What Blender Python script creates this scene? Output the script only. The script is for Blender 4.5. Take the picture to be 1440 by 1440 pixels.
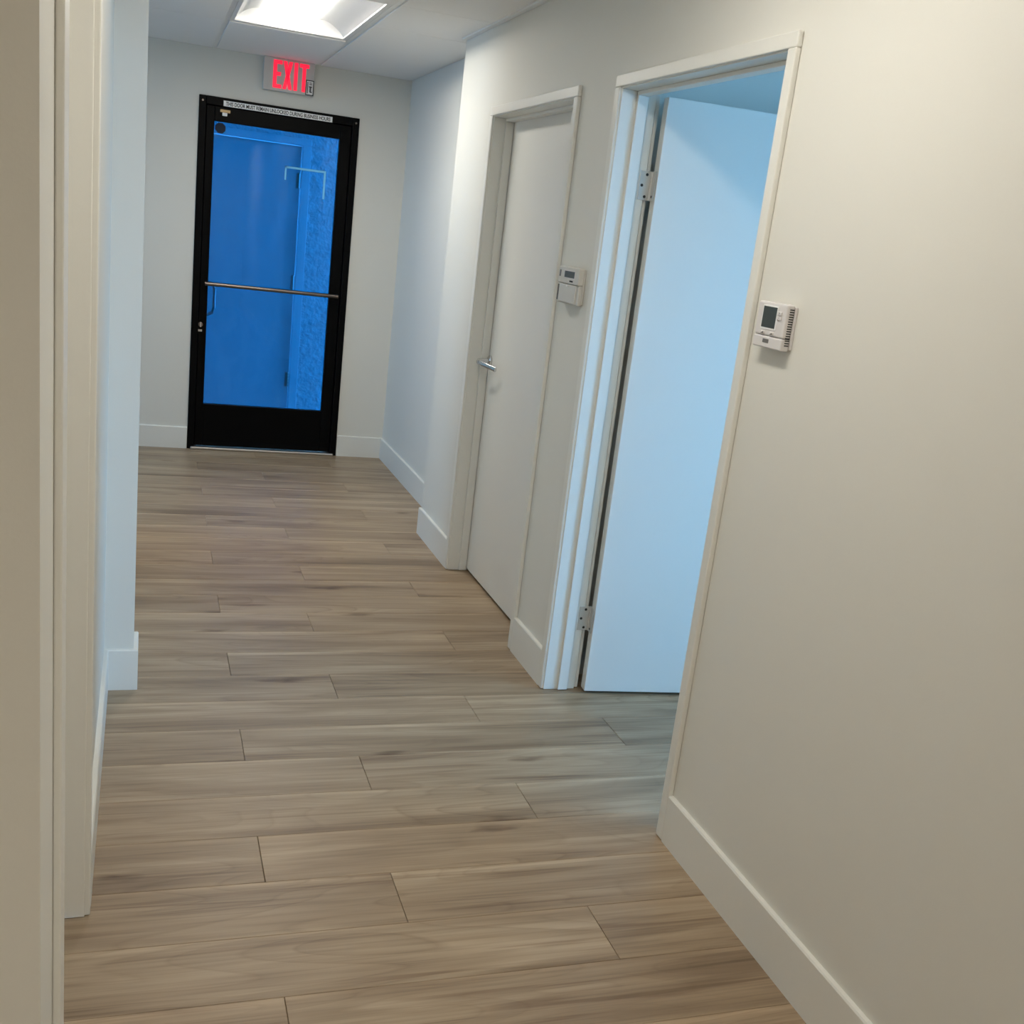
import bpy, bmesh, math, random
from mathutils import Vector, Matrix, Euler

# ------------------------------------------------------------------ reset
for o in list(bpy.data.objects):
    bpy.data.objects.remove(o, do_unlink=True)
scene = bpy.context.scene
COL = scene.collection
random.seed(7)

# ------------------------------------------------------------------ camera
FPX, CX, CY = 1540.9, 740.5, 770.7
PIT, YAW, ROL, CAMH = -0.2716, 0.3536, 0.123, 1.55
fwd = Vector((math.sin(YAW), math.cos(YAW), 0)); rgt = Vector((math.cos(YAW), -math.sin(YAW), 0)); up = Vector((0, 0, 1))
f2 = fwd * math.cos(PIT) + up * math.sin(PIT)
u2 = up * math.cos(PIT) - fwd * math.sin(PIT)
r3 = rgt * math.cos(ROL) + u2 * math.sin(ROL)
u3 = u2 * math.cos(ROL) - rgt * math.sin(ROL)
cd = bpy.data.cameras.new('camera'); cam = bpy.data.objects.new('camera', cd); COL.objects.link(cam)
m = Matrix((r3, u3, -f2)).transposed().to_4x4(); m.translation = Vector((0, 0, CAMH))
cam.matrix_world = m
cd.sensor_fit = 'HORIZONTAL'; cd.sensor_width = 36; cd.lens = FPX / 1440 * 36
cd.shift_x = (720 - CX) / 1440; cd.shift_y = (CY - 720) / 1440
cd.clip_start = 0.02; cd.clip_end = 200
scene.camera = cam

# ------------------------------------------------------------------ sky, exposure
w = bpy.data.worlds.new('sky'); scene.world = w; w.use_nodes = True
bg = w.node_tree.nodes['Background']
bg.inputs[0].default_value = (0.255, 0.58, 1.0, 1); bg.inputs[1].default_value = 19.6
LAMP = (1.0, 0.955, 0.865)          # colour of the ceiling troffers
LAMP_FAR, LAMP_NEAR, LAMP_FILL = 34.5, 23.0, 56.0
vs = scene.view_settings
vs.view_transform = 'Standard'; vs.look = 'None'; vs.gamma = 1; vs.use_curve_mapping = False
vs.exposure = 0.0

# ------------------------------------------------------------------ materials
def nt(name):
    mt = bpy.data.materials.new(name); mt.use_nodes = True
    t = mt.node_tree; b = t.nodes['Principled BSDF']
    return mt, t, b
def mat(name, col, rough=0.5, metal=0.0, bump=0.0, bscale=200.0, var=0.0, spec=0.5, bdist=0.002):
    mt, t, b = nt(name)
    b.inputs['Roughness'].default_value = rough; b.inputs['Metallic'].default_value = metal
    b.inputs['Specular IOR Level'].default_value = spec
    tc = t.nodes.new('ShaderNodeTexCoord')
    n = t.nodes.new('ShaderNodeTexNoise'); n.inputs['Scale'].default_value = bscale; n.inputs['Detail'].default_value = 3
    t.links.new(tc.outputs['Object'], n.inputs['Vector'])
    mx = t.nodes.new('ShaderNodeMix'); mx.data_type = 'RGBA'
    mx.inputs[6].default_value = (*[c * (1 - var) for c in col], 1); mx.inputs[7].default_value = (*[min(1, c * (1 + var)) for c in col], 1)
    t.links.new(n.outputs['Fac'], mx.inputs[0]); t.links.new(mx.outputs[2], b.inputs['Base Color'])
    if bump:
        bp = t.nodes.new('ShaderNodeBump'); bp.inputs['Strength'].default_value = bump; bp.inputs['Distance'].default_value = bdist
        t.links.new(n.outputs['Fac'], bp.inputs['Height']); t.links.new(bp.outputs[0], b.inputs['Normal'])
    return mt
def emit(name, col, s):
    mt, t, b = nt(name)
    b.inputs['Base Color'].default_value = (*col, 1); b.inputs['Emission Color'].default_value = (*col, 1)
    b.inputs['Emission Strength'].default_value = s; b.inputs['Roughness'].default_value = 0.5
    return mt
def thin_glass(name, tint, smear=0.0):
    mt = bpy.data.materials.new(name); mt.use_nodes = True; t = mt.node_tree; t.nodes.clear()
    out = t.nodes.new('ShaderNodeOutputMaterial')
    tr = t.nodes.new('ShaderNodeBsdfTransparent'); tr.inputs[0].default_value = (*tint, 1)
    gl = t.nodes.new('ShaderNodeBsdfGlossy'); gl.inputs['Roughness'].default_value = 0.02; gl.inputs[0].default_value = (.9, .95, 1, 1)
    fr = t.nodes.new('ShaderNodeFresnel'); fr.inputs[0].default_value = 1.4
    mx = t.nodes.new('ShaderNodeMixShader'); t.links.new(fr.outputs[0], mx.inputs[0]); t.links.new(tr.outputs[0], mx.inputs[1]); t.links.new(gl.outputs[0], mx.inputs[2])
    last = mx
    if smear:
        tc = t.nodes.new('ShaderNodeTexCoord'); mp = t.nodes.new('ShaderNodeMapping'); mp.inputs['Scale'].default_value = (5, 1, 2.0); mp.inputs['Rotation'].default_value = (0, 0.5, 0)
        n = t.nodes.new('ShaderNodeTexNoise'); n.inputs['Scale'].default_value = 2.2; n.inputs['Detail'].default_value = 7; n.inputs['Distortion'].default_value = 1.2
        t.links.new(tc.outputs['Object'], mp.inputs[0]); t.links.new(mp.outputs[0], n.inputs['Vector'])
        rp = t.nodes.new('ShaderNodeValToRGB'); rp.color_ramp.elements[0].position = 0.45; rp.color_ramp.elements[0].color = (0.02, 0.02, 0.02, 1)
        rp.color_ramp.elements[1].position = 0.8; rp.color_ramp.elements[1].color = (smear, smear, smear, 1)
        t.links.new(n.outputs['Fac'], rp.inputs[0])
        df = t.nodes.new('ShaderNodeBsdfTranslucent'); df.inputs[0].default_value = (.45, .7, 1, 1)
        m2 = t.nodes.new('ShaderNodeMixShader'); t.links.new(rp.outputs[0], m2.inputs[0]); t.links.new(mx.outputs[0], m2.inputs[1]); t.links.new(df.outputs[0], m2.inputs[2]); last = m2
    t.links.new(last.outputs[0], out.inputs[0])
    return mt

def wood():
    mt, t, b = nt('vinyl_plank_wood'); L = t.links.new; N = t.nodes.new
    tc = N('ShaderNodeTexCoord'); oi = N('ShaderNodeObjectInfo')
    cmb = N('ShaderNodeCombineXYZ')
    def math_(op, a, bb):
        n = N('ShaderNodeMath'); n.operation = op
        for i, v in enumerate((a, bb)):
            if isinstance(v, (int, float)): n.inputs[i].default_value = v
            else: L(v, n.inputs[i])
        return n.outputs[0]
    L(math_('MULTIPLY', oi.outputs['Random'], 37.0), cmb.inputs[0]); L(math_('MULTIPLY', oi.outputs['Random'], 91.0), cmb.inputs[1]); L(math_('MULTIPLY', oi.outputs['Random'], 13.0), cmb.inputs[2])
    add = N('ShaderNodeVectorMath'); L(tc.outputs['Object'], add.inputs[0]); L(cmb.outputs[0], add.inputs[1])
    def noise(sx, sy, scale, det, dist=0, rough=.5):
        mp = N('ShaderNodeMapping'); mp.inputs['Scale'].default_value = (sx, sy, 1); L(add.outputs[0], mp.inputs[0])
        n = N('ShaderNodeTexNoise'); n.inputs['Scale'].default_value = scale; n.inputs['Detail'].default_value = det; n.inputs['Distortion'].default_value = dist; n.inputs['Roughness'].default_value = rough
        L(mp.outputs[0], n.inputs['Vector']); return n.outputs['Fac']
    def ramp(fac, pts):
        r = N('ShaderNodeValToRGB'); e = r.color_ramp.elements
        while len(e) < len(pts): e.new(0.5)
        for q, (p, c) in zip(e, pts): q.position = p; q.color = (*c, 1) if len(c) == 3 else c
        L(fac, r.inputs[0]); return r.outputs[0]
    def mix(kind, fac, a, bb):
        x = N('ShaderNodeMix'); x.data_type = 'RGBA'; x.blend_type = kind
        if isinstance(fac, (int, float)): x.inputs[0].default_value = fac
        else: L(fac, x.inputs[0])
        L(a, x.inputs[6]); L(bb, x.inputs[7]); return x.outputs[2]
    broad = noise(0.7, 7, 1.6, 3, 0.7)
    base = ramp(broad, [(0.30, (0.240, 0.168, 0.104)), (0.45, (0.328, 0.238, 0.152)), (0.58, (0.388, 0.291, 0.190)), (0.72, (0.458, 0.354, 0.240))])
    # cathedral figure: contour lines of a stretched, smooth noise
    cn = noise(0.75, 4.6, 1.15, 1.2, 0.35)
    rings = ramp(math_('FRACT', math_('MULTIPLY', cn, 17.0), 0.0), [(0.0, (0.80, 0.77, 0.74)), (0.10, (0.93, 0.92, 0.91)), (0.5, (1.02, 1.02, 1.02)), (0.90, (1.05, 1.05, 1.05)), (1.0, (0.84, 0.81, 0.78))])
    c = mix('MULTIPLY', ramp(noise(0.5, 2, 1.3, 1), [(0.38, (0.15,) * 3), (0.62, (0.85,) * 3)]), base, rings)
    fine = ramp(noise(1.3, 62, 2.0, 4, 0.2, .6), [(0.28, (0.76, 0.74, 0.72)), (0.50, (1, 1, 1)), (0.75, (1.12, 1.12, 1.12))])
    c = mix('MULTIPLY', 0.9, c, fine)
    streak = ramp(noise(0.8, 22, 1.5, 3, 1.0), [(0.57, (1, 1, 1)), (0.68, (0.66, 0.60, 0.56))])
    c = mix('MULTIPLY', 0.8, c, streak)
    # pale sapwood streak along one long edge
    sep = N('ShaderNodeSeparateXYZ'); L(tc.outputs['Object'], sep.inputs[0])
    edge = math_('ADD', sep.outputs[1], math_('MULTIPLY', noise(1.4, 0.5, 1.6, 2), 0.030))
    sap = ramp(edge, [(0.0985, (1, 1, 1)), (0.1075, (1.23, 1.24, 1.25))])
    c = mix('MULTIPLY', 0.85, c, sap)
    # knots
    vo = N('ShaderNodeTexVoronoi'); vo.inputs['Scale'].default_value = 2.6
    mp2 = N('ShaderNodeMapping'); mp2.inputs['Scale'].default_value = (0.75, 2.4, 0.01); L(add.outputs[0], mp2.inputs[0])
    ns = N('ShaderNodeTexNoise'); ns.inputs['Scale'].default_value = 12; L(mp2.outputs[0], ns.inputs['Vector'])
    vm = N('ShaderNodeVectorMath'); vm.operation = 'MULTIPLY_ADD'; vm.inputs[1].default_value = (.12, .12, 0); L(ns.outputs['Color'], vm.inputs[0]); L(mp2.outputs[0], vm.inputs[2]); L(vm.outputs[0], vo.inputs['Vector'])
    kn = ramp(vo.outputs['Distance'], [(0.0, (0.30, 0.24, 0.20)), (0.05, (0.52, 0.45, 0.40)), (0.15, (1, 1, 1))])
    c = mix('MULTIPLY', 0.95, c, kn)
    tone = ramp(oi.outputs['Random'], [(0, (0.90, 0.885, 0.87)), (0.5, (1.0, 1.0, 1.0)), (1, (1.09, 1.085, 1.08))])
    c = mix('MULTIPLY', 1.0, c, tone)
    L(c, b.inputs['Base Color'])
    b.inputs['Roughness'].default_value = 0.42; b.inputs['Specular IOR Level'].default_value = 0.45
    bp = N('ShaderNodeBump'); bp.inputs['Strength'].default_value = 0.12; bp.inputs['Distance'].default_value = 0.001
    L(fine, bp.inputs['Height']); L(bp.outputs[0], b.inputs['Normal'])
    return mt

M = {}
M['wall'] = mat('painted_drywall', (0.76, 0.745, 0.685), 0.62, bump=0.06, bscale=260, var=0.01, spec=0.3)
M['trim'] = mat('white_trim_paint', (0.80, 0.79, 0.735), 0.38, bump=0.02, bscale=90, var=0.01)
M['door'] = mat('painted_door', (0.80, 0.79, 0.745), 0.42, bump=0.03, bscale=150, var=0.008)
M['tile'] = mat('ceiling_tile_board', (0.87, 0.865, 0.845), 0.9, bump=0.25, bscale=420, var=0.02, spec=0.1)
M['grid'] = mat('white_grid_metal', (0.82, 0.82, 0.80), 0.35, spec=0.5)
M['wood'] = wood()
M['slab'] = mat('subfloor', (0.06, 0.05, 0.045), 0.9, var=0.1, bscale=8)
M['black'] = mat('black_anodised_aluminium', (0.002, 0.002, 0.0022), 0.42, metal=0.0, var=0.1, bscale=60, spec=0.07)
M['steel'] = mat('satin_steel', (0.62, 0.60, 0.57), 0.32, metal=1.0, var=0.03)
M['darksteel'] = mat('dark_bronze_bar', (0.20, 0.17, 0.15), 0.33, metal=1.0, var=0.05)
M['chrome'] = mat('satin_chrome', (0.70, 0.70, 0.70), 0.16, metal=1.0, var=0.02)
M['brass'] = mat('dull_brass', (0.30, 0.22, 0.12), 0.4, metal=0.8, var=0.08)
M['hinge'] = mat('painted_hinge_steel', (0.60, 0.59, 0.56), 0.35, metal=0.25, var=0.02)
M['screw'] = mat('dark_screw', (0.02, 0.022, 0.024), 0.5, var=0.05)
M['plastic'] = mat('white_plastic', (0.72, 0.69, 0.68), 0.45, var=0.01)
M['plastic2'] = mat('cream_plastic', (0.66, 0.645, 0.60), 0.45, var=0.01)
M['lcd'] = mat('dark_lcd', (0.028, 0.04, 0.038), 0.28, var=0.05)
M['lcd2'] = mat('grey_lcd', (0.075, 0.09, 0.09), 0.3, var=0.08)
M['ink'] = mat('black_ink', (0.012, 0.012, 0.012), 0.6, var=0.05)
M['greyink'] = mat('grey_print', (0.16, 0.155, 0.15), 0.6, var=0.05)
M['paper'] = mat('white_sticker', (0.90, 0.90, 0.89), 0.5, var=0.02)
M['signbody'] = mat('sign_housing_plastic', (0.62, 0.61, 0.57), 0.5, var=0.01)
M['red'] = emit('red_letter_glow', (1.0, 0.012, 0.05), 1.0)
M['reflector'] = mat('white_reflector_enamel', (0.82, 0.83, 0.84), 0.32, var=0.005)
M['stucco'] = mat('stucco', (0.42, 0.44, 0.47), 0.9, bump=1.0, bscale=26, var=0.35, bdist=0.02)
M['outdoor'] = mat('painted_steel_door', (0.34, 0.38, 0.42), 0.5, var=0.05, bscale=6)
M['outframe'] = mat('painted_steel_frame', (0.42, 0.46, 0.50), 0.5, var=0.03, bscale=10)
M['pale_strip'] = mat('pale_blue_strip', (0.20, 0.60, 0.86), 0.6, var=0.05)
M['sticker'] = mat('navy_sticker', (0.004, 0.012, 0.03), 0.7, var=0.2, bscale=60)
M['concrete'] = mat('concrete', (0.42, 0.41, 0.39), 0.9, bump=0.3, bscale=25, var=0.12)
M['tint'] = thin_glass('blue_tinted_glass', (0.17, 0.56, 0.78), smear=0.14)
M['clear'] = thin_glass('clear_glass', (0.93, 0.96, 0.97))

# ------------------------------------------------------------------ mesh helpers
def bx(bm, x0, x1, y0, y1, z0, z1, bev=0.0, seg=2):
    x0, x1 = min(x0, x1), max(x0, x1); y0, y1 = min(y0, y1), max(y0, y1); z0, z1 = min(z0, z1), max(z0, z1)
    vv = [bm.verts.new(p) for p in ((x0, y0, z0), (x1, y0, z0), (x1, y1, z0), (x0, y1, z0), (x0, y0, z1), (x1, y0, z1), (x1, y1, z1), (x0, y1, z1))]
    fs = [bm.faces.new([vv[i] for i in q]) for q in ((0, 3, 2, 1), (4, 5, 6, 7), (0, 1, 5, 4), (1, 2, 6, 5), (2, 3, 7, 6), (3, 0, 4, 7))]
    if bev:
        es = list({e for f_ in fs for e in f_.edges})
        bmesh.ops.bevel(bm, geom=es, offset=bev, segments=seg, affect='EDGES', profile=0.5, clamp_overlap=True)
def prism(bm, prof, axis, a, b):
    """closed profile (list of 2-D points) extruded along axis from a to b"""
    def P(p, t):
        return {'x': (t, p[0], p[1]), 'y': (p[0], t, p[1]), 'z': (p[0], p[1], t)}[axis]
    v0 = [bm.verts.new(P(p, a)) for p in prof]; v1 = [bm.verts.new(P(p, b)) for p in prof]
    n = len(prof)
    bm.faces.new(v0); bm.faces.new(v1[::-1])
    for i in range(n):
        j = (i + 1) % n; bm.faces.new((v0[i], v1[i], v1[j], v0[j]))
    bmesh.ops.recalc_face_normals(bm, faces=bm.faces[:])
def cyl(bm, p, q, r, n=16, r2=None):
    p, q = Vector(p), Vector(q); d = (q - p); L = d.length; r2 = r if r2 is None else r2
    mtx = Matrix.Translation((p + q) / 2) @ d.to_track_quat('Z', 'Y').to_matrix().to_4x4()
    bmesh.ops.create_cone(bm, cap_ends=True, segments=n, radius1=r, radius2=r2, depth=L, matrix=mtx)
def tube(bm, pts, rads, n=12, sq=None):
    """swept round (or rounded-flat) section along pts"""
    pts = [Vector(p) for p in pts]; rings = []
    for i, p in enumerate(pts):
        d = (pts[min(i + 1, len(pts) - 1)] - pts[max(i - 1, 0)]).normalized()
        upv = Vector((0, 0, 1)) if abs(d.z) < 0.95 else Vector((0, 1, 0))
        s = d.cross(upv).normalized(); t = s.cross(d).normalized()
        ra, rb = rads[i] if isinstance(rads[i], tuple) else (rads[i], rads[i])
        rings.append([bm.verts.new(p + s * math.cos(2 * math.pi * k / n) * ra + t * math.sin(2 * math.pi * k / n) * rb) for k in range(n)])
    for a, b in zip(rings, rings[1:]):
        for k in range(n):
            bm.faces.new((a[k], a[(k + 1) % n], b[(k + 1) % n], b[k]))
    bm.faces.new(rings[0][::-1]); bm.faces.new(rings[-1])
    bmesh.ops.recalc_face_normals(bm, faces=bm.faces[:])
def wloc(o):
    v = Vector((0, 0, 0))
    while o: v += o.location; o = o.parent
    return v
def obj(name, bm, material, parent=None, local=False, smooth=False):
    if parent is not None and not local:
        bmesh.ops.translate(bm, verts=bm.verts, vec=-wloc(parent))
    me = bpy.data.meshes.new(name); bm.to_mesh(me); bm.free()
    me.materials.append(material)
    if smooth:
        for p in me.polygons: p.use_smooth = True
        try: me.set_sharp_from_angle(angle=math.radians(35))
        except Exception: pass
    o = bpy.data.objects.new(name, me); COL.objects.link(o)
    if parent is not None: o.parent = parent
    return o
def empty(name, loc):
    o = bpy.data.objects.new(name, None); o.location = loc; o.empty_display_size = 0.05; COL.objects.link(o); return o
def tag(o, label, cat, kind=None, group=None):
    o['label'] = label; o['category'] = cat
    if kind: o['kind'] = kind
    if group: o['group'] = group
    return o
def boxes(name, lst, material, parent=None, bev=0.0, local=False):
    bm = bmesh.new()
    for q in lst: bx(bm, *q, bev=bev)
    return obj(name, bm, material, parent, local)

# ------------------------------------------------------------------ dimensions
XR, WT = 1.400, 0.117               # right wall face, wall thickness
XRI = XR + WT                       # room side of the right wall
XL = -0.097                         # left wall face
XR2 = 1.556                         # recessed right wall
YF, YC = 7.320, 5.446               # far wall, wall corner
CEIL = 2.432
HB, TB = 0.1396, 0.0139             # baseboard
CW, CT = 0.037, 0.015               # casing width, thickness
HEAD = 2.045
ON, OF = 2.433, 3.428               # open door, casing inner edges
CN, CF = 3.836, 4.828               # closed door
YB = -3.2                           # wall behind the camera
XO = 4.3                            # outer wall of the daylit room
EXL, EXR, EXH = 0.279, 1.243, 2.156 # exit door frame
GXL, GXR, GLO, GHI = 0.372, 1.129, 0.295, 2.020
PYF, PYB, PXR = 3.504, 3.641, -0.008 # wing wall on the left
LN, LF = 1.450, 2.262               # left doorway
YS = 5.45                           # start of the side hall opening on the left
YA, XB = 1.190, -1.70               # hallway mouth on the left, left side of the lobby
WALLH = 2.55

# ------------------------------------------------------------------ floor
fl = boxes('floor', [(-3.12, XO + 0.12, YB - .12, YF + .13, -0.12, -0.0085)], M['slab'])
tag(fl, 'grey-brown wood-look plank floor running through the hallway', 'floor', 'structure')
PW, PL = 0.2083, 1.22
def plank_mesh(length):
    bm = bmesh.new()
    g = 0.0005; c = 0.0011; h = 0.008
    x, y = length / 2 - g, PW / 2 - g
    lo = [bm.verts.new((sx * x, sy * y, -h)) for sx, sy in ((-1, -1), (1, -1), (1, 1), (-1, 1))]
    mi = [bm.verts.new((sx * x, sy * y, -c)) for sx, sy in ((-1, -1), (1, -1), (1, 1), (-1, 1))]
    hi = [bm.verts.new((sx * (x - c), sy * (y - c), 0)) for sx, sy in ((-1, -1), (1, -1), (1, 1), (-1, 1))]
    bm.faces.new(hi)
    for i in range(4):
        j = (i + 1) % 4
        bm.faces.new((lo[i], lo[j], mi[j], mi[i])); bm.faces.new((mi[i], mi[j], hi[j], hi[i]))
    me = bpy.data.meshes.new('plank'); bm.to_mesh(me); bm.free(); me.materials.append(M['wood']); return me
PM = {}
def get_plank(length):
    k = round(length, 3)
    if k not in PM: PM[k] = plank_mesh(k)
    return PM[k]
J3 = {0: [(0, .304), (12, .310), (21, .325)], 1: [(1, 1.062), (4, 1.075), (7, 1.085), (10, 1.165), (19, 1.165)], 2: [(2, .611), (5, .642), (11, .648), (14, .694), (17, .70)]}
def joint(k):
    t = J3[k % 3]
    if k <= t[0][0]: return t[0][1]
    for (a, p), (b, q) in zip(t, t[1:]):
        if k <= b: return p + (q - p) * (k - a) / (b - a)
    return t[-1][1]
for k in range(-24, 27):
    y1 = 1.928 + PW * k; y0 = y1 - PW
    if y0 > YF - 0.01 or y1 < YB: continue
    inroom = y1 > -1.6 and y0 < 3.55
    xmin, xmax = (-3.0 if y1 > YS else (XB if y1 < YA + .15 else XL - 0.08)), (3.1 if inroom else (XR2 + 0.06 if y1 > YC - .1 else XRI))
    x = joint(k)
    while x > xmin: x -= PL
    while x < xmax:
        a, b = max(x, xmin), min(x + PL, xmax)
        if b - a > 0.02:
            if abs(y1 - YF) < PW and y1 > YF + 0.05: pass
            p = bpy.data.objects.new('plank', get_plank(b - a)); COL.objects.link(p)
            p.location = ((a + b) / 2, (y0 + y1) / 2, 0); p.parent = fl
        x += PL

# ------------------------------------------------------------------ walls
wr = boxes('wall_right', [
    (XR, XRI, YB, ON - 0.02, 0, WALLH), (XR, XRI, ON - 0.02, OF + 0.02, HEAD + 0.02, WALLH),
    (XR, XRI, OF + 0.02, CN - 0.02, 0, WALLH), (XR, XRI, CN - 0.02, CF + 0.02, HEAD + 0.02, WALLH),
    (XR, XRI, CF + 0.02, YC, 0, WALLH)], M['wall'])
tag(wr, 'long warm white painted wall with two doorways on the right', 'wall', 'structure')
w2 = boxes('wall_right_recess', [(XR2, XR2 + WT, YC, YF, 0, WALLH), (XRI, XR2 + WT, YC - .1, YC, 0, WALLH)], M['wall'])
tag(w2, 'set-back bluish white wall between exit door and wall corner', 'wall', 'structure')
wf = boxes('wall_far', [(-3.12, EXL, YF, YF + .13, 0, WALLH), (EXL, EXR, YF, YF + .13, EXH, WALLH), (EXR, XO + .12, YF, YF + .13, 0, WALLH)], M['wall'])
tag(wf, 'far end wall around the black glass exit door', 'wall', 'structure')
wl = boxes('wall_left', [(XL - WT, XL, YA, LN - 0.02, 0, WALLH), (XL - WT, XL, LN - 0.02, LF + 0.02, HEAD + 0.02, WALLH), (XL - WT, XL, LF + 0.02, YS, 0, WALLH)], M['wall'])
tag(wl, 'left hallway wall seen edge-on beside the camera', 'wall', 'structure')
wlo = boxes('wall_lobby', [(XB, XL - WT, YA, YA + WT, 0, WALLH)], M['wall'])
tag(wlo, 'shaded wall end facing the viewer at the left edge', 'wall', 'structure')
wlb = boxes('wall_lobby_left', [(XB - .12, XB, YB, YA + WT, 0, WALLH)], M['wall'])
tag(wlb, 'left wall of the lobby beside the viewer, out of view', 'wall', 'structure')
wp = boxes('wall_left_wing', [(XL, PXR, PYF, PYB, 0, WALLH)], M['wall'])
tag(wp, 'narrow wing wall end sticking out on the left', 'wall', 'structure')
XS = -3.0                            # far side of the side hall on the left
wsf = boxes('wall_side_near', [(XS, XL - WT, YS - WT, YS, 0, WALLH)], M['wall'])
tag(wsf, 'near wall of the side hall hidden behind the wing wall', 'wall', 'structure')
SY0, SY1, SZ0_, SZ1_ = 5.95, 7.05, 1.1, 2.0
wso = boxes('wall_side_outer', [(XS - .12, XS, YS - WT, SY0, 0, WALLH), (XS - .12, XS, SY0, SY1, 0, SZ0_), (XS - .12, XS, SY0, SY1, SZ1_, WALLH), (XS - .12, XS, SY1, YF, 0, WALLH)], M['wall'])
tag(wso, 'outer wall of the side hall with its window, hidden from view', 'wall', 'structure')
wb = boxes('wall_back', [(-1.82, XO + .12, YB - .12, YB, 0, WALLH)], M['wall'])
tag(wb, 'plain wall closing the hallway behind the viewer', 'wall', 'structure')
# side room beyond the open door
WY0, WY1, WZ0, WZ1 = -1.5, 2.05, 0.40, 2.30
wo = boxes('wall_room_outer', [(XO, XO + .12, YB, WY0, 0, WALLH), (XO, XO + .12, WY0, WY1, 0, WZ0), (XO, XO + .12, WY0, WY1, WZ1, WALLH), (XO, XO + .12, WY1, YF, 0, WALLH)], M['wall'])
tag(wo, 'outer wall of the daylit side room with its window', 'wall', 'structure')
wpn = boxes('wall_room_partition', [(XRI, XO, 3.56, 3.66, 0, WALLH)], M['wall'])
tag(wpn, 'partition wall behind the open white door', 'wall', 'structure')
wpn2 = boxes('wall_room_front', [(XRI, XO, -1.72, -1.62, 0, WALLH)], M['wall'])
tag(wpn2, 'front partition wall of the daylit side room', 'wall', 'structure')
rfl = boxes('floor_room', [(3.1, XO, -1.62, 3.56, -0.0085, 0)], M['wood'])
tag(rfl, 'wood-look floor at the window side of the side room', 'floor', 'structure')

def window(name, xa, sgn, y0, y1, z0, z1, label):
    """window in a wall whose room face is at x = xa, outside towards sgn"""
    wn = empty(name, (xa, (y0 + y1) / 2, z0)); tag(wn, label, 'window', 'structure')
    a, b, ym = xa + sgn * .03, xa + sgn * .08, (y0 + y1) / 2
    for q in ((a, b, y0, y1, z0, z0 + .05), (a, b, y0, y1, z1 - .05, z1), (a, b, y0, y0 + .05, z0 + .05, z1 - .05), (a, b, y1 - .05, y1, z0 + .05, z1 - .05), (a, b, ym - .025, ym + .025, z0 + .05, z1 - .05)):
        boxes('window_frame', [q], M['trim'], wn, bev=.004)
    for c, d in ((y0 + .05, ym - .025), (ym + .025, y1 - .05)):
        boxes('pane', [(xa + sgn * .053, xa + sgn * .057, c, d, z0 + .05, z1 - .05)], M['clear'], wn)
    pl = bpy.data.lights.new('window_portal', 'AREA'); pl.shape = 'RECTANGLE'; pl.size = z1 - z0; pl.size_y = y1 - y0; pl.cycles.is_portal = True
    po = bpy.data.objects.new('window_portal', pl); COL.objects.link(po); po.location = (xa + sgn * .15, ym, (z0 + z1) / 2); po.rotation_euler = (0, sgn * math.radians(90), 0)
window('window_1', XO, 1, WY0, WY1, WZ0, WZ1, 'daylight window of the side room behind the open door')
window('window_2', XS, -1, SY0, SY1, SZ0_, SZ1_, 'daylight window of the side hall on the left, out of view')

# ------------------------------------------------------------------ baseboards
def base_y(name, x, sgn, y0, y1, label, ends=(0, 0)):
    """runs along y; x = wall face, sgn = side it sticks out to"""
    bm = bmesh.new(); t = TB
    prof = [(x, 0), (x + sgn * t, 0), (x + sgn * t, HB - .004), (x + sgn * (t - .003), HB), (x, HB)]
    prism(bm, prof, 'y', y0, y1)
    return tag(obj(name, bm, M['trim']), label, 'baseboard', 'structure')
def base_x(name, y, x0, x1, label):
    bm = bmesh.new(); t = TB
    prism(bm, [(y, 0), (y - t, 0), (y - t, HB - .004), (y - t + .003, HB), (y, HB)], 'x', x0, x1)
    return tag(obj(name, bm, M['trim']), label, 'baseboard', 'structure')
base_y('baseboard_right', XR, -1, YB, ON - CW, 'white baseboard under the near thermostat, running out of view')
base_y('baseboard_right', XR, -1, OF + CW, CN - CW, 'short white baseboard between the open and closed door')
base_y('baseboard_right', XR, -1, CF + CW, YC + TB, 'short white baseboard at the wall corner past the closed door')
base_y('baseboard_right', XR2, -1, YC, YF - TB, 'white baseboard along the recessed wall near exit door')
base_x('baseboard_far', YF, XS, EXL - .003, 'white baseboard left of the black exit door')
base_x('baseboard_far', YF, EXR + .003, XR2, 'white baseboard right of the black exit door')
base_y('baseboard_left', XL, 1, LF + 0.04, PYF - TB, 'white baseboard between left doorway and wing wall')
base_y('baseboard_left', XL, 1, PYB + TB, YS, 'white baseboard on the left wall hidden past the wing wall')
base_x('baseboard_wing', PYF, XL, PXR + TB, 'white baseboard across the front of the wing wall')
base_y('baseboard_wing', PXR, 1, PYF, PYB + TB, 'white baseboard return on the side of the wing wall')
base_x('baseboard_left', YA, XB, XL, 'white baseboard below the shaded wall end, out of view')

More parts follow.
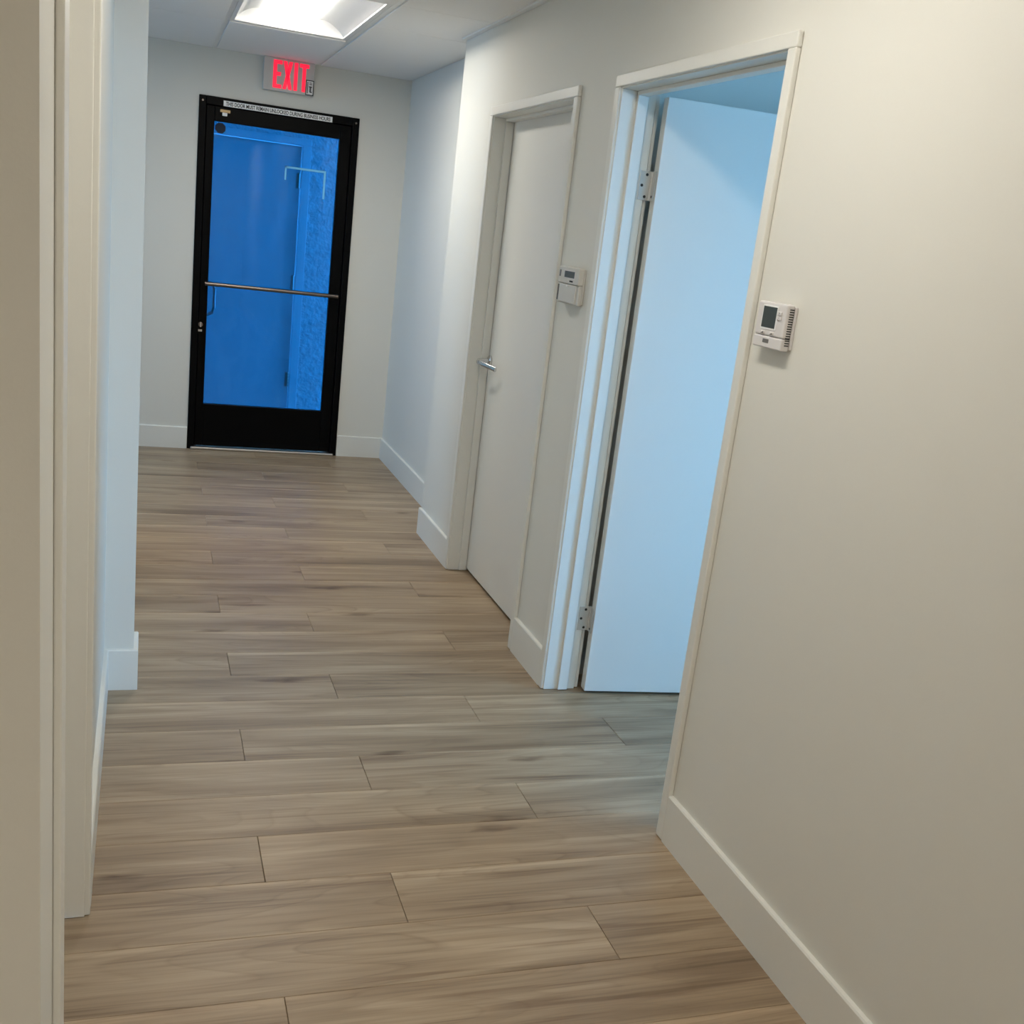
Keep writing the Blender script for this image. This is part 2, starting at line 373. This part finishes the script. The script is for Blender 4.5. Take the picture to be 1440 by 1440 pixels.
# ------------------------------------------------------------------ interior doors on the right wall
def hinge(parent, px, py, zc, ang):
    """leaf on jamb, knuckle, leaf on door edge; pin at (px, py)"""
    h = boxes('hinge', [(px - .042, px - .005, py - .0015, py + .002, zc - .045, zc + .045)], M['hinge'], parent, bev=.001)
    for dx, dz in ((-.016, .034), (-.030, 0.0), (-.016, -.034)):
        bm = bmesh.new(); cyl(bm, (px + dx - .003, py - .0012, zc + dz), (px + dx - .003, py - .0024, zc + dz), .0048, 12); obj('screw', bm, M['screw'], h)
    for i in range(5):
        bm = bmesh.new(); cyl(bm, (px, py - .002, zc - .045 + i * .018 + .0006), (px, py - .002, zc - .045 + (i + 1) * .018 - .0006), .0062, 14); obj('knuckle', bm, M['hinge'], h, smooth=True)
    # leaf let into the edge of the door
    d = Vector((-math.cos(ang), -math.sin(ang), 0)); n = Vector((-math.sin(ang), math.cos(ang), 0))
    bm = bmesh.new(); bx(bm, .002, .040, -.0012, .0012, -.045, .045)
    mtx = Matrix.Translation((px, py, zc)) @ Matrix(((d.x, n.x, 0, 0), (d.y, n.y, 0, 0), (0, 0, 1, 0), (0, 0, 0, 1)))
    bmesh.ops.transform(bm, matrix=mtx, verts=bm.verts); bmesh.ops.recalc_face_normals(bm, faces=bm.faces[:])
    bmesh.ops.translate(bm, verts=bm.verts, vec=n * 0.0)
    obj('hinge_leaf', bm, M['hinge'], h)
    bm = bmesh.new(); c = Vector((px, py, zc - .033)) + d * .022 + n * .0012; cyl(bm, c, c + n * .0012, .0042, 12); obj('screw', bm, M['screw'], h)
def frame(dr, y0, y1):
    """casing, jambs and stops; y0/y1 = casing inner edges"""
    xa, xb = XR - CT, XR
    for q in ((xa, xb, y0 - CW, y0, 0.002, HEAD), (xa, xb, y1, y1 + CW, 0.002, HEAD), (xa, xb, y0 - CW, y1 + CW, HEAD, HEAD + CW)):
        boxes('casing', [q], M['trim'], dr, bev=.0035)
    for q in ((XRI, XRI + CT, y0 - CW, y0, 0.002, HEAD), (XRI, XRI + CT, y1 + .006, y1 + CW, 0.002, HEAD), (XRI, XRI + CT, y0 - CW, y1 + CW, HEAD, HEAD + CW)):
        boxes('casing', [q], M['trim'], dr, bev=.0035)
    r = .004
    ja, jb = XR - .006, XRI - .003
    for q in ((ja, jb, y0 - .02, y0 + r, 0.001, HEAD - r), (ja, jb, y1 - r, y1 + .02, 0.001, HEAD - r), (ja, jb, y0 - .02, y1 + .02, HEAD - r, HEAD + .02)):
        boxes('jamb', [q], M['trim'], dr, bev=.002)
    s0, s1, st = 1.446, 1.482, .012
    for q in ((s0, s1, y0 + r, y0 + r + st, 0.003, HEAD - r - st), (s0, s1, y1 - r - st, y1 - r, 0.003, HEAD - r - st), (s0, s1, y0 + r, y1 - r, HEAD - r - st, HEAD - r)):
        boxes('stop', [q], M['trim'], dr, bev=.002)
PX = 1.536                      # hinge pin x
LT = 0.044                      # door leaf thickness
# closed door
d1 = empty('door_1', (XR, (CN + CF) / 2, 0))
tag(d1, 'closed white flush door with chrome lever handle in right wall', 'door', 'structure')
frame(d1, CN, CF)
lf = boxes('leaf', [(1.4835, 1.4835 + LT, CN + .007, CF - .0085, .014, HEAD - .008)], M['door'], d1, bev=.002)
bm = bmesh.new(); hy, hz, dx = 4.784, 1.009, 1.4835
cyl(bm, (dx, hy, hz), (dx - .009, hy, hz), .025, 32); cyl(bm, (dx - .009, hy, hz), (dx - .013, hy, hz), .025, 32, r2=.019)
hn = obj('handle', bm, M['chrome'], lf, smooth=True)
bm = bmesh.new(); pts = [(dx - .012, hy, hz), (dx - .045, hy, hz - .001), (dx - .058, hy - .004, hz - .002), (dx - .064, hy - .016, hz - .004), (dx - .058, hy - .070, hz - .009), (dx - .040, hy - .115, hz - .014), (dx - .026, hy - .165, hz - .018)]
tube(bm, pts, [.011, .011, (.011, .011), (.009, .012), (.007, .0115), (.006, .011), (.006, .0105)], 14)
me = bpy.data.meshes.new('lever'); bmesh.ops.translate(bm, verts=bm.verts, vec=-wloc(hn)); bm.to_mesh(me); bm.free()
# lever and rose are one handle: join the lever geometry into the handle mesh
bm = bmesh.new(); bm.from_mesh(hn.data); bm.from_mesh(me); bm.to_mesh(hn.data); bm.free(); bpy.data.meshes.remove(me)
for p in hn.data.polygons: p.use_smooth = True
hn.data.set_sharp_from_angle(angle=math.radians(40)); hn['label'] = 'satin chrome lever handle'
# open door
d2 = empty('door_2', (XR, (ON + OF) / 2, 0))
tag(d2, 'white flush door standing wide open into the daylit room', 'door', 'structure')
frame(d2, ON, OF)
ANG = math.radians(84.5)
pin_y = OF - .004
lw = OF - ON - .014
bm = bmesh.new(); bx(bm, -.0035 - LT, -.0035, -lw - .003, -.003, .012, 2.034, bev=.002)   # closed pose about the pin
leaf = obj('leaf', bm, M['door'], d2, local=True)
leaf.location = Vector((PX, pin_y, 0)) - d2.location; leaf.rotation_euler = (0, 0, ANG)
bm = bmesh.new()
cyl(bm, (-.0035 - LT, -lw + .06, 1.008), (-.0035 - LT - .010, -lw + .06, 1.008), .031, 24)
tube(bm, [(-LT - .01, -lw + .06, 1.008), (-LT - .055, -lw + .06, 1.008), (-LT - .06, -lw + .09, 1.006), (-LT - .045, -lw + .18, 1.002)], [.011, .011, (.008, .012), (.006, .011)], 12)
obj('handle', bm, M['chrome'], leaf, local=True, smooth=True)
for zc in (1.765, 0.276): hinge(d2, PX, pin_y - .001, zc, ANG)

# ------------------------------------------------------------------ left doorway (only its casings and far jamb show)
d4 = empty('door_4', (XL, (LN + LF) / 2, 0))
tag(d4, 'cased doorway in the left wall, only its edges visible', 'door', 'structure')
XC = XL + .0134
boxes('casing', [(XL, XL + .0105, 1.372, LN - .006, .002, HEAD)], M['trim'], d4, bev=.0025)
boxes('casing', [(XL, XC, LF + .004, LF + .042, .002, HEAD)], M['trim'], d4, bev=.0025)
boxes('casing', [(XL, XC, 1.372, LF + .042, HEAD, HEAD + CW)], M['trim'], d4, bev=.003)
for q in ((XL - WT, XL + .002, LN - .02, LN - .001, .001, HEAD), (XL - WT, XL + .002, LF, LF + .02, .001, HEAD), (XL - WT, XL + .002, LN - .02, LF + .02, HEAD, HEAD + .02)):
    boxes('jamb', [q], M['trim'], d4, bev=.002)
boxes('leaf', [(XL - WT, XL - WT + .044, LN + .002, LF - .003, .012, HEAD - .004)], M['door'], d4, bev=.002)

# ------------------------------------------------------------------ exit door
d3 = empty('door_3', ((EXL + EXR) / 2, YF, 0))
tag(d3, 'black aluminium framed glass exit door with push bar', 'door', 'structure')
fy0, fy1 = YF - .012, YF + .10
for q in ((EXL, EXL + .042, fy0, fy1, 0, EXH), (EXR - .042, EXR, fy0, fy1, 0, EXH), (EXL + .042, EXR - .042, fy0, fy1, EXH - .048, EXH)):
    boxes('frame', [q], M['black'], d3, bev=.003)
sy0, sy1 = YF + .004, YF + .048
lx0, lx1 = EXL + .045, EXR - .045
for n_, q in (('stile', (lx0, GXL, sy0, sy1, .022, EXH - .052)), ('stile', (GXR, lx1, sy0, sy1, .022, EXH - .052)), ('rail', (GXL, GXR, sy0, sy1, GHI, EXH - .052)), ('rail', (GXL, GXR, sy0, sy1, .022, GLO))):
    boxes(n_, [q], M['black'], d3, bev=.003)
for q in ((EXL + .038, EXL + .060, sy1 + .001, fy1, .018, EXH - .045), (EXR - .060, EXR - .038, sy1 + .001, fy1, .018, EXH - .045), (EXL + .060, EXR - .060, sy1 + .001, fy1, EXH - .066, EXH - .045)):
    boxes('frame_stop', [q], M['black'], d3)
gl = boxes('glass', [(GXL - .004, GXR + .004, YF + .024, YF + .030, GLO - .004, GHI + .004)], M['tint'], d3)
boxes('threshold', [(EXL + .02, EXR - .02, YF - .03, YF + .11, 0, .017)], M['steel'], d3, bev=.006)
bm = bmesh.new(); cyl(bm, (.352, YF - .045, 1.058), (1.180, YF - .045, 1.058), .0125, 18)
pb = obj('push_bar', bm, M['darksteel'], d3, smooth=True)
for x in (.362, 1.170):
    bm = bmesh.new(); cyl(bm, (x, YF + .006, 1.058), (x, YF - .045, 1.058), .010, 14); obj('bar_bracket', bm, M['black'], pb, smooth=True)
bm = bmesh.new(); hx = .350
tube(bm, [(hx - .004, YF + .05, 1.075), (hx - .004, YF + .085, 1.073), (hx + .02, YF + .092, 1.066), (hx + .058, YF + .092, 1.045), (hx + .066, YF + .092, 1.02), (hx + .066, YF + .092, .90), (hx + .058, YF + .092, .872), (hx + .02, YF + .092, .852), (hx - .004, YF + .085, .847), (hx - .004, YF + .05, .845)], [.011] * 10, 12)
obj('pull_handle', bm, M['steel'], d3, smooth=True)
bm = bmesh.new(); cyl(bm, (.336, YF + .006, .80), (.336, YF - .006, .80), .014, 20); lk = obj('lock_cylinder', bm, M['darksteel'], d3, smooth=True)
boxes('thumb_turn', [(.333, .339, YF - .016, YF - .005, .785, .815)], M['steel'], lk, bev=.001)
boxes('lock_indicator', [(.322, .346, YF + .001, YF + .006, .755, .768)], M['steel'], d3, bev=.001)
boxes('latch_clip', [(.402, .462, YF - .010, YF + .006, 2.072, 2.090)], M['brass'], d3, bev=.002)
boxes('latch_bolt', [(.416, .444, YF - .012, YF + .006, 2.054, 2.072)], M['paper'], d3, bev=.002)
for x in (EXL + .021, EXR - .021):
    bm = bmesh.new(); cyl(bm, (x, fy0 + .001, EXH - .03), (x, fy0 - .003, EXH - .03), .006, 12); obj('frame_screw', bm, M['darksteel'], d3)
# warning strip
st = boxes('warning_strip', [(.420, 1.073, YF - .0145, YF - .0120, 2.1085, 2.1405)], M['paper'], d3)
st['label'] = 'white strip reading THIS DOOR MUST REMAIN UNLOCKED DURING BUSINESS HOURS'
def text_obj(name, s, x0, x1, z0, z1, y, material, parent):
    cu = bpy.data.curves.new(name, 'FONT'); cu.body = s; cu.size = 1; cu.fill_mode = 'FRONT'; cu.offset = 0.022
    t = bpy.data.objects.new(name, cu); COL.objects.link(t); bpy.context.view_layer.update()
    me = bpy.data.meshes.new_from_object(t.evaluated_get(bpy.context.evaluated_depsgraph_get()))
    bpy.data.objects.remove(t, do_unlink=True); bpy.data.curves.remove(cu)
    xs = [v.co.x for v in me.vertices]; ys = [v.co.y for v in me.vertices]
    ax, bx_, ay, by = min(xs), max(xs), min(ys), max(ys)
    pl_ = wloc(parent)
    for v in me.vertices:
        v.co = Vector((x0 + (v.co.x - ax) / (bx_ - ax) * (x1 - x0), y, z0 + (v.co.y - ay) / (by - ay) * (z1 - z0))) - pl_
    me.materials.clear(); me.materials.append(material)
    o = bpy.data.objects.new(name, me); COL.objects.link(o); o.parent = parent; return o
text_obj('lettering', 'THIS DOOR MUST REMAIN UNLOCKED DURING BUSINESS HOURS', .434, 1.060, 2.1135, 2.1355, YF - .0149, M['ink'], st)
# octagonal sticker, and pale blue strips in an open outline on the glass
bm = bmesh.new(); gy = YF + .0238
vv = [bm.verts.new((.409 + .033 * math.cos(math.pi / 8 + i * math.pi / 4), gy - .0006, 1.984 + .033 * math.sin(math.pi / 8 + i * math.pi / 4))) for i in range(8)]
vb = [bm.verts.new((v.co.x, gy + .0001, v.co.z)) for v in vv]
bm.faces.new(vv); bm.faces.new(vb[::-1])
for i in range(8): bm.faces.new((vv[i], vb[i], vb[(i + 1) % 8], vv[(i + 1) % 8]))
bmesh.ops.recalc_face_normals(bm, faces=bm.faces[:]); obj('octagon_sticker', bm, M['sticker'], d3)
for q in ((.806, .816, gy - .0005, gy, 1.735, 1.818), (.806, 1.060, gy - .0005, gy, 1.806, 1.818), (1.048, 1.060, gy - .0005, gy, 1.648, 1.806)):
    boxes('glass_strip', [q], M['pale_strip'], d3)

# ------------------------------------------------------------------ outside the exit door
gr = boxes('ground', [(-9, 16, YF + .13, 22, -.16, -.02), (XO + .12, 16, -12, YF + .13, -.16, -.02), (-14, -3.12, -12, YF + .13, -.16, -.02)], M['concrete'])
tag(gr, 'concrete paving outside the building', 'ground', 'structure')
YO = 8.90
ow = boxes('wall_outside', [(-5, .14, YO, YO + .2, -.02, 3.9), (.14, 1.165, YO, YO + .2, 2.085, 3.9), (1.165, 7, YO, YO + .2, -.02, 3.9)], M['stucco'])
tag(ow, 'rough stucco wall across the passage behind the exit glass', 'wall', 'structure')
shs = boxes('shade_slab', [(-5, 2.5, YF + .13, YO + .2, 2.75, 2.95)], M['stucco'])  # added out of view to dim the sky light in the passage
tag(shs, 'unseen slab added over the passage to hold back skylight', 'light blocker', 'structure')
od = empty('door_5', (.65, YO, 0)); tag(od, 'painted steel door across the passage, seen through the glass', 'door', 'structure')
boxes('leaf', [(.195, 1.098, YO + .03, YO + .075, -.008, 2.03)], M['outdoor'], od, bev=.003)
for q in ((.14, .19, YO - .012, YO + .15, -.02, 2.035), (1.103, 1.165, YO - .012, YO + .15, -.02, 2.035), (.14, 1.165, YO - .012, YO + .15, 2.035, 2.085)):
    boxes('frame', [q], M['outframe'], od, bev=.004)
for z in (1.78, 1.02, .26):
    hg = boxes('hinge', [(1.070, 1.099, YO + .024, YO + .031, z - .055, z + .055)], M['darksteel'], od, bev=.002)
    for i in range(5):
        bm = bmesh.new(); cyl(bm, (1.100, YO + .014, z - .055 + .022 * i + .001), (1.100, YO + .014, z - .055 + .022 * (i + 1) - .001), .012, 12); obj('knuckle', bm, M['steel'], hg, smooth=True)

# ------------------------------------------------------------------ ceiling
ce = boxes('ceiling', [(-3.12, XO + .12, YB - .12, YF + .13, WALLH + .001, WALLH + .14)], M['wall'])
tag(ce, 'suspended ceiling of white tiles in a metal grid', 'ceiling', 'structure')
T1, T2, TW = 0.355, 0.968, 0.024
def cross(x0, x1, y): boxes('cross_tee', [(x0, x1, y - TW / 2, y + TW / 2, CEIL + .001, CEIL + .02)], M['grid'], ce, bev=.001)
for x in (T1, T2):
    boxes('main_tee', [(x - TW / 2, x + TW / 2, YB, YF, CEIL - .001, CEIL + .02)], M['grid'], ce, bev=.001)
def tiles(x0, x1, ys):
    for a, b in zip(ys, ys[1:]):
        boxes('ceiling_tile', [(x0 + .0135, x1 - .0135, a + .003, b - .003, CEIL - .0075, CEIL + .017)], M['tile'], ce, bev=.003)
LY = [6.205, 6.205 - 1.22]
NY = [2.66, 1.44]               # second troffer, nearer the camera
BY = [-1.00, -2.22]             # extra troffer added as unseen fill behind the camera
left = [YF, 6.205, 4.985, 3.765, 2.545, 1.325, .105, -1.115, -2.335, YB][::-1]
right = [YF, 5.565, 4.950, 4.34, 3.73, 3.12, 2.51, 1.90, 1.29, .68, .07, -.54, -1.15, -1.76, -2.37, YB][::-1]
mid = [YF, LY[0]]; mid2 = [LY[1], 3.88, NY[0]]; mid3 = [NY[1], .22, BY[0]]; mid4 = [BY[1], YB]
tiles(XL, T1, [1.325, 2.545, 3.765, 4.985, YS]); tiles(-.255, T1, [y for y in left if y < 1.3] + [YA])
for x in (-.255, -.865, -1.475):
    boxes('main_tee', [(x - TW / 2, x + TW / 2, YB, YA, CEIL - .0045, CEIL + .02)], M['grid'], ce, bev=.001)
    tiles(max(XB, x - .61), x, [y for y in left if y < 1.3] + [YA])
tiles(XL, T1, [YA, 1.325]); tiles(-.255, T1, [YS, 6.205, YF])
for x in (-.255, -.865, -1.475, -2.085, -2.695):
    boxes('main_tee', [(x - TW / 2, x + TW / 2, YS, YF, CEIL - .0045, CEIL + .02)], M['grid'], ce, bev=.001)
    tiles(max(XS, x - .61), x, [YS, 6.205, YF])
    for y in (6.205,): cross(max(XS, x - .61) + TW / 2, x - TW / 2, y)
tiles(T2, XR, [y for y in right if y < 5.0] )
tiles(T2, XR2, [4.95, 5.565, YF])
for a in (mid, mid2, mid3, mid4): tiles(T1, T2, sorted(a))
for y in left[1:-1]: cross(XL if 1.2 < y < YS else -.243, T1 - TW / 2, y)
for y in right[1:-1]: cross(T2 + TW / 2, XR if y < YC else XR2, y)
for y in (LY[0], LY[1], 3.88, NY[0], NY[1], .22, BY[0], BY[1]): cross(T1 + TW / 2, T2 - TW / 2, y)
for q in ((XR - .022, XR, YB, YC, CEIL - .016, CEIL + .004), (XR2 - .022, XR2, YC, YF, CEIL - .004, CEIL + .004), (XS, XR2, YF - .022, YF, CEIL - .004, CEIL + .004), (XL, XL + .022, YA, PYF, CEIL - .004, CEIL + .004)):
    boxes('wall_angle', [q], M['grid'], ce, bev=.001)

def troffer(y0, y1, strength, label):
    t = empty('troffer_light', ((T1 + T2) / 2, (y0 + y1) / 2, CEIL))
    tag(t, label, 'ceiling light', group='recessed ceiling troffers')
    x0, x1 = T1 + TW / 2 + .001, T2 - TW / 2 - .001; a, b = y0 + TW / 2 + .001, y1 - TW / 2 - .001
    fw = .022; z0, z1 = CEIL - .001, CEIL + .012
    for q in ((x0, x0 + fw, a, b), (x1 - fw, x1, a, b), (x0 + fw, x1 - fw, a, a + fw), (x0 + fw, x1 - fw, b - fw, b)):
        boxes('rim', [(*q, z0, z1)], M['grid'], t, bev=.002)
    X0, X1, A, B = x0 + fw, x1 - fw, a + fw, b - fw
    xm = (X0 + X1) / 2; hw = .085; dep = .075
    # curved side reflectors: from rim up to the deepest line, then down to the lens basket
    for s in (-1, 1):
        bm = bmesh.new(); n = 14; rows = []
        xe = xm + s * (X1 - X0) / 2; xi = xm + s * hw
        for k in range(n + 1):
            u = k / n; x = xe + (xi - xe) * u
            z = CEIL + .006 + dep * (math.sin(math.pi * (u * .78)) ** .8) * .9
            rows.append((bm.verts.new((x, A, z)), bm.verts.new((x, B, z))))
        for p, q in zip(rows, rows[1:]): bm.faces.new((p[0], p[1], q[1], q[0]))
        bmesh.ops.solidify(bm, geom=bm.faces[:], thickness=.0015)
        obj('reflector', bm, M['reflector'], t, smooth=True)
    for y in (A, B):
        sgn = 1 if y == A else -1
        boxes('end_plate', [(X0, X1, y, y + sgn * .003, CEIL + .004, CEIL + dep + .01)], M['reflector'], t)
    # centre lens, gently bowed
    bm = bmesh.new(); rows = []
    for k in range(13):
        u = -1 + 2 * k / 12
        rows.append((bm.verts.new((xm + u * hw, A + .004, CEIL + .046 - .016 * (1 - u * u))), bm.verts.new((xm + u * hw, B - .004, CEIL + .046 - .016 * (1 - u * u)))))
    for p, q in zip(rows, rows[1:]): bm.faces.new((p[0], q[0], q[1], p[1]))
    obj('lens', bm, emit('troffer_lens', LAMP, strength), t, smooth=True)
    boxes('back_pan', [(X0, X1, A, B, CEIL + dep + .01, CEIL + dep + .014)], M['reflector'], t)
    return t
troffer(LY[1], LY[0], LAMP_FAR, 'lit recessed ceiling light in front of the exit sign')
troffer(NY[1], NY[0], LAMP_NEAR, 'lit recessed ceiling light above the hallway near the open door')

troffer(BY[1], BY[0], LAMP_FILL, 'added fill light built as a ceiling troffer, unseen behind the viewer')

# ------------------------------------------------------------------ exit sign
sg = empty('exit_sign', (.79, 7.262, 2.238))
tag(sg, 'lit red EXIT sign hung above the black exit door', 'exit sign')
SX0, SX1, SZ0, SZ1, SY = .640, .943, 2.238, 2.4235, 7.268
boxes('housing', [(SX0, SX1, SY, SY + .045, SZ0, SZ1)], M['signbody'], sg, bev=.004)
boxes('canopy', [(.715, .872, SY + .006, SY + .050, SZ1, CEIL - .004)], M['signbody'], sg, bev=.002)
ZT, ZBm = 2.4105, 2.254
def letter(polys):
    bm = bmesh.new()
    for poly in polys: 
        b2 = bmesh.new(); prism(b2, [(x, z) for x, z in poly], 'y', SY - .003, SY + .001)
        me_ = bpy.data.meshes.new('t'); b2.to_mesh(me_); b2.free(); bm.from_mesh(me_); bpy.data.meshes.remove(me_)
    bmesh.ops.recalc_face_normals(bm, faces=bm.faces[:])
    o = obj('letter', bm, M['red'], sg); return o
def rc(x0, x1, z0, z1): return [(x0, z0), (x1, z0), (x1, z1), (x0, z1)]
zm = (ZT + ZBm) / 2
letter([rc(.697, .718, ZBm, ZT), rc(.718, .748, ZT - .021, ZT), rc(.718, .742, zm - .009, zm + .012), rc(.718, .748, ZBm, ZBm + .021)])['label'] = 'glowing red letter E'
letter([[(.755, ZBm), (.776, ZBm), (.811, ZT), (.790, ZT)], [(.790, ZBm), (.811, ZBm), (.776, ZT), (.755, ZT)]])['label'] = 'glowing red letter X'
letter([rc(.8205, .8415, ZBm, ZT)])['label'] = 'glowing red letter I'
letter([rc(.8700, .8900, ZBm, ZT - .021), rc(.852, .908, ZT - .021, ZT)])['label'] = 'glowing red letter T'
kb = boxes('inspection_sticker', [(.893, .9415, SY - .0042, SY - .0030, 2.2395, 2.326)], M['ink'], sg)
boxes('sticker_panel', [(.898, .9365, SY - .0048, SY - .0040, 2.2445, 2.321)], M['paper'], kb)
for q in ((.916, .926, 2.257, 2.290), (.912, .930, 2.284, 2.292), (.920, .931, 2.255, 2.262), (.9015, .9075, 2.250, 2.315), (.914, .931, 2.300, 2.305), (.914, .929, 2.309, 2.313)):
    boxes('sticker_mark', [(q[0], q[1], SY - .0053, SY - .0046, q[2], q[3])], M['greyink'], kb)

# ------------------------------------------------------------------ thermostats
def thermo_near():
    y0, y1, z0, z1, xf = 2.216, 2.343, 1.376, 1.481, 1.372
    t = empty('thermostat', (XR, (y0 + y1) / 2, z0))
    tag(t, 'white thermostat with tall dark screen beside the open door casing', 'thermostat', group='wall thermostats')
    boxes('back_plate', [(XR - .007, XR, y0 - .003, y1 - .004, z0 + .004, z1 - .004)], M['plastic'], t, bev=.002)
    bm = bmesh.new(); bx(bm, xf, XR - .007, y0, y1, z0 + .028, z1, bev=.004); obj('body', bm, M['plastic'], t)
    bm = bmesh.new(); bx(bm, xf - .0005, XR - .007, y0, y1, z0, z0 + .0272, bev=.003); fp = obj('flap', bm, M['plastic'], t)
    boxes('logo_mark', [(xf - .0011, xf - .0004, 2.272, 2.298, z0 + .0115, z0 + .0205)], M['greyink'], fp)
    # screen bezel and screen
    boxes('bezel', [(xf - .0012, xf + .002, 2.252, 2.318, 1.418, 1.474)], M['paper'], t, bev=.0005)
    boxes('screen', [(xf - .0018, xf - .0008, 2.2555, 2.3145, 1.4225, 1.4705)], M['lcd'], t)
    for z in (1.4585, 1.4475):
        bm = bmesh.new(); bx(bm, xf - .003, xf + .001, 2.232, 2.249, z - .0035, z + .0040, bev=.001); b_ = obj('button', bm, M['plastic'], t)
        boxes('button_mark', [(xf - .0034, xf - .0029, 2.239, 2.242, z, z + .002)], M['greyink'], b_)
    for yc in (2.304, 2.264):
        bm = bmesh.new()
        bx(bm, xf - .003, xf + .001, yc - .008, yc + .008, 1.4075, 1.4145, bev=.002); b_ = obj('button', bm, M['plastic'], t)
        bm = bmesh.new(); prism(bm, [(yc - .007, 1.4085), (yc + .006, 1.4078), (yc - .005, 1.4130)], 'x', xf - .0036, xf - .0028); obj('button_mark', bm, M['greyink'], b_)
    for i in range(16):
        z = z0 + .012 + i * .0054
        boxes('vent_slot', [(XR - .020, XR - .0085, y0 - .0004, y0 + .001, z, z + .0026)], M['ink'], t)
    boxes('top_tab', [(xf + .006, XR - .010, 2.280, 2.302, z1 - .001, z1 + .0022)], M['plastic'], t, bev=.001)
thermo_near()
def thermo_far():
    y0, y1, z0, z1, xf = 3.536, 3.733, 1.357, 1.482, 1.371
    t = empty('thermostat', (XR, (y0 + y1) / 2, z0))
    tag(t, 'cream thermostat with small wide screen between the two doors', 'thermostat', group='wall thermostats')
    boxes('back_plate', [(XR - .009, XR, y0 + .004, y1 - .004, z0 + .004, z1 - .003)], M['plastic2'], t, bev=.003)
    boxes('body', [(xf, XR - .009, y0, y1, z0 + .067, z1)], M['plastic2'], t, bev=.004)
    boxes('body', [(xf + .006, XR - .009, y0, y1, z0, z0 + .067)], M['plastic2'], t, bev=.004)
    fp = boxes('flap', [(xf - .0004, xf + .007, y0 + .016, y1 - .020, z0 + .004, z0 + .0655)], M['plastic2'], t, bev=.003)
    boxes('flap_latch', [(xf - .003, xf, 3.622, 3.640, z0 + .0585, z0 + .064)], M['paper'], fp, bev=.001)
    boxes('grip', [(xf - .0002, xf + .006, y1 - .018, y1 - .006, z0 + .008, z0 + .062)], M['greyink'], t, bev=.001)
    boxes('screen_frame', [(xf - .001, xf + .002, 3.566, 3.676, 1.4415, 1.4705)], M['plastic'], t, bev=.0006)
    boxes('screen', [(xf - .0016, xf - .0006, 3.573, 3.669, 1.4455, 1.4670)], M['lcd2'], t)
    boxes('sensor_slot', [(xf - .0005, xf + .001, 3.708, 3.722, 1.446, 1.468)], M['greyink'], t)
    boxes('logo_mark', [(xf - .0006, xf + .001, 3.585, 3.617, 1.4315, 1.4370)], M['ink'], t)
thermo_far()
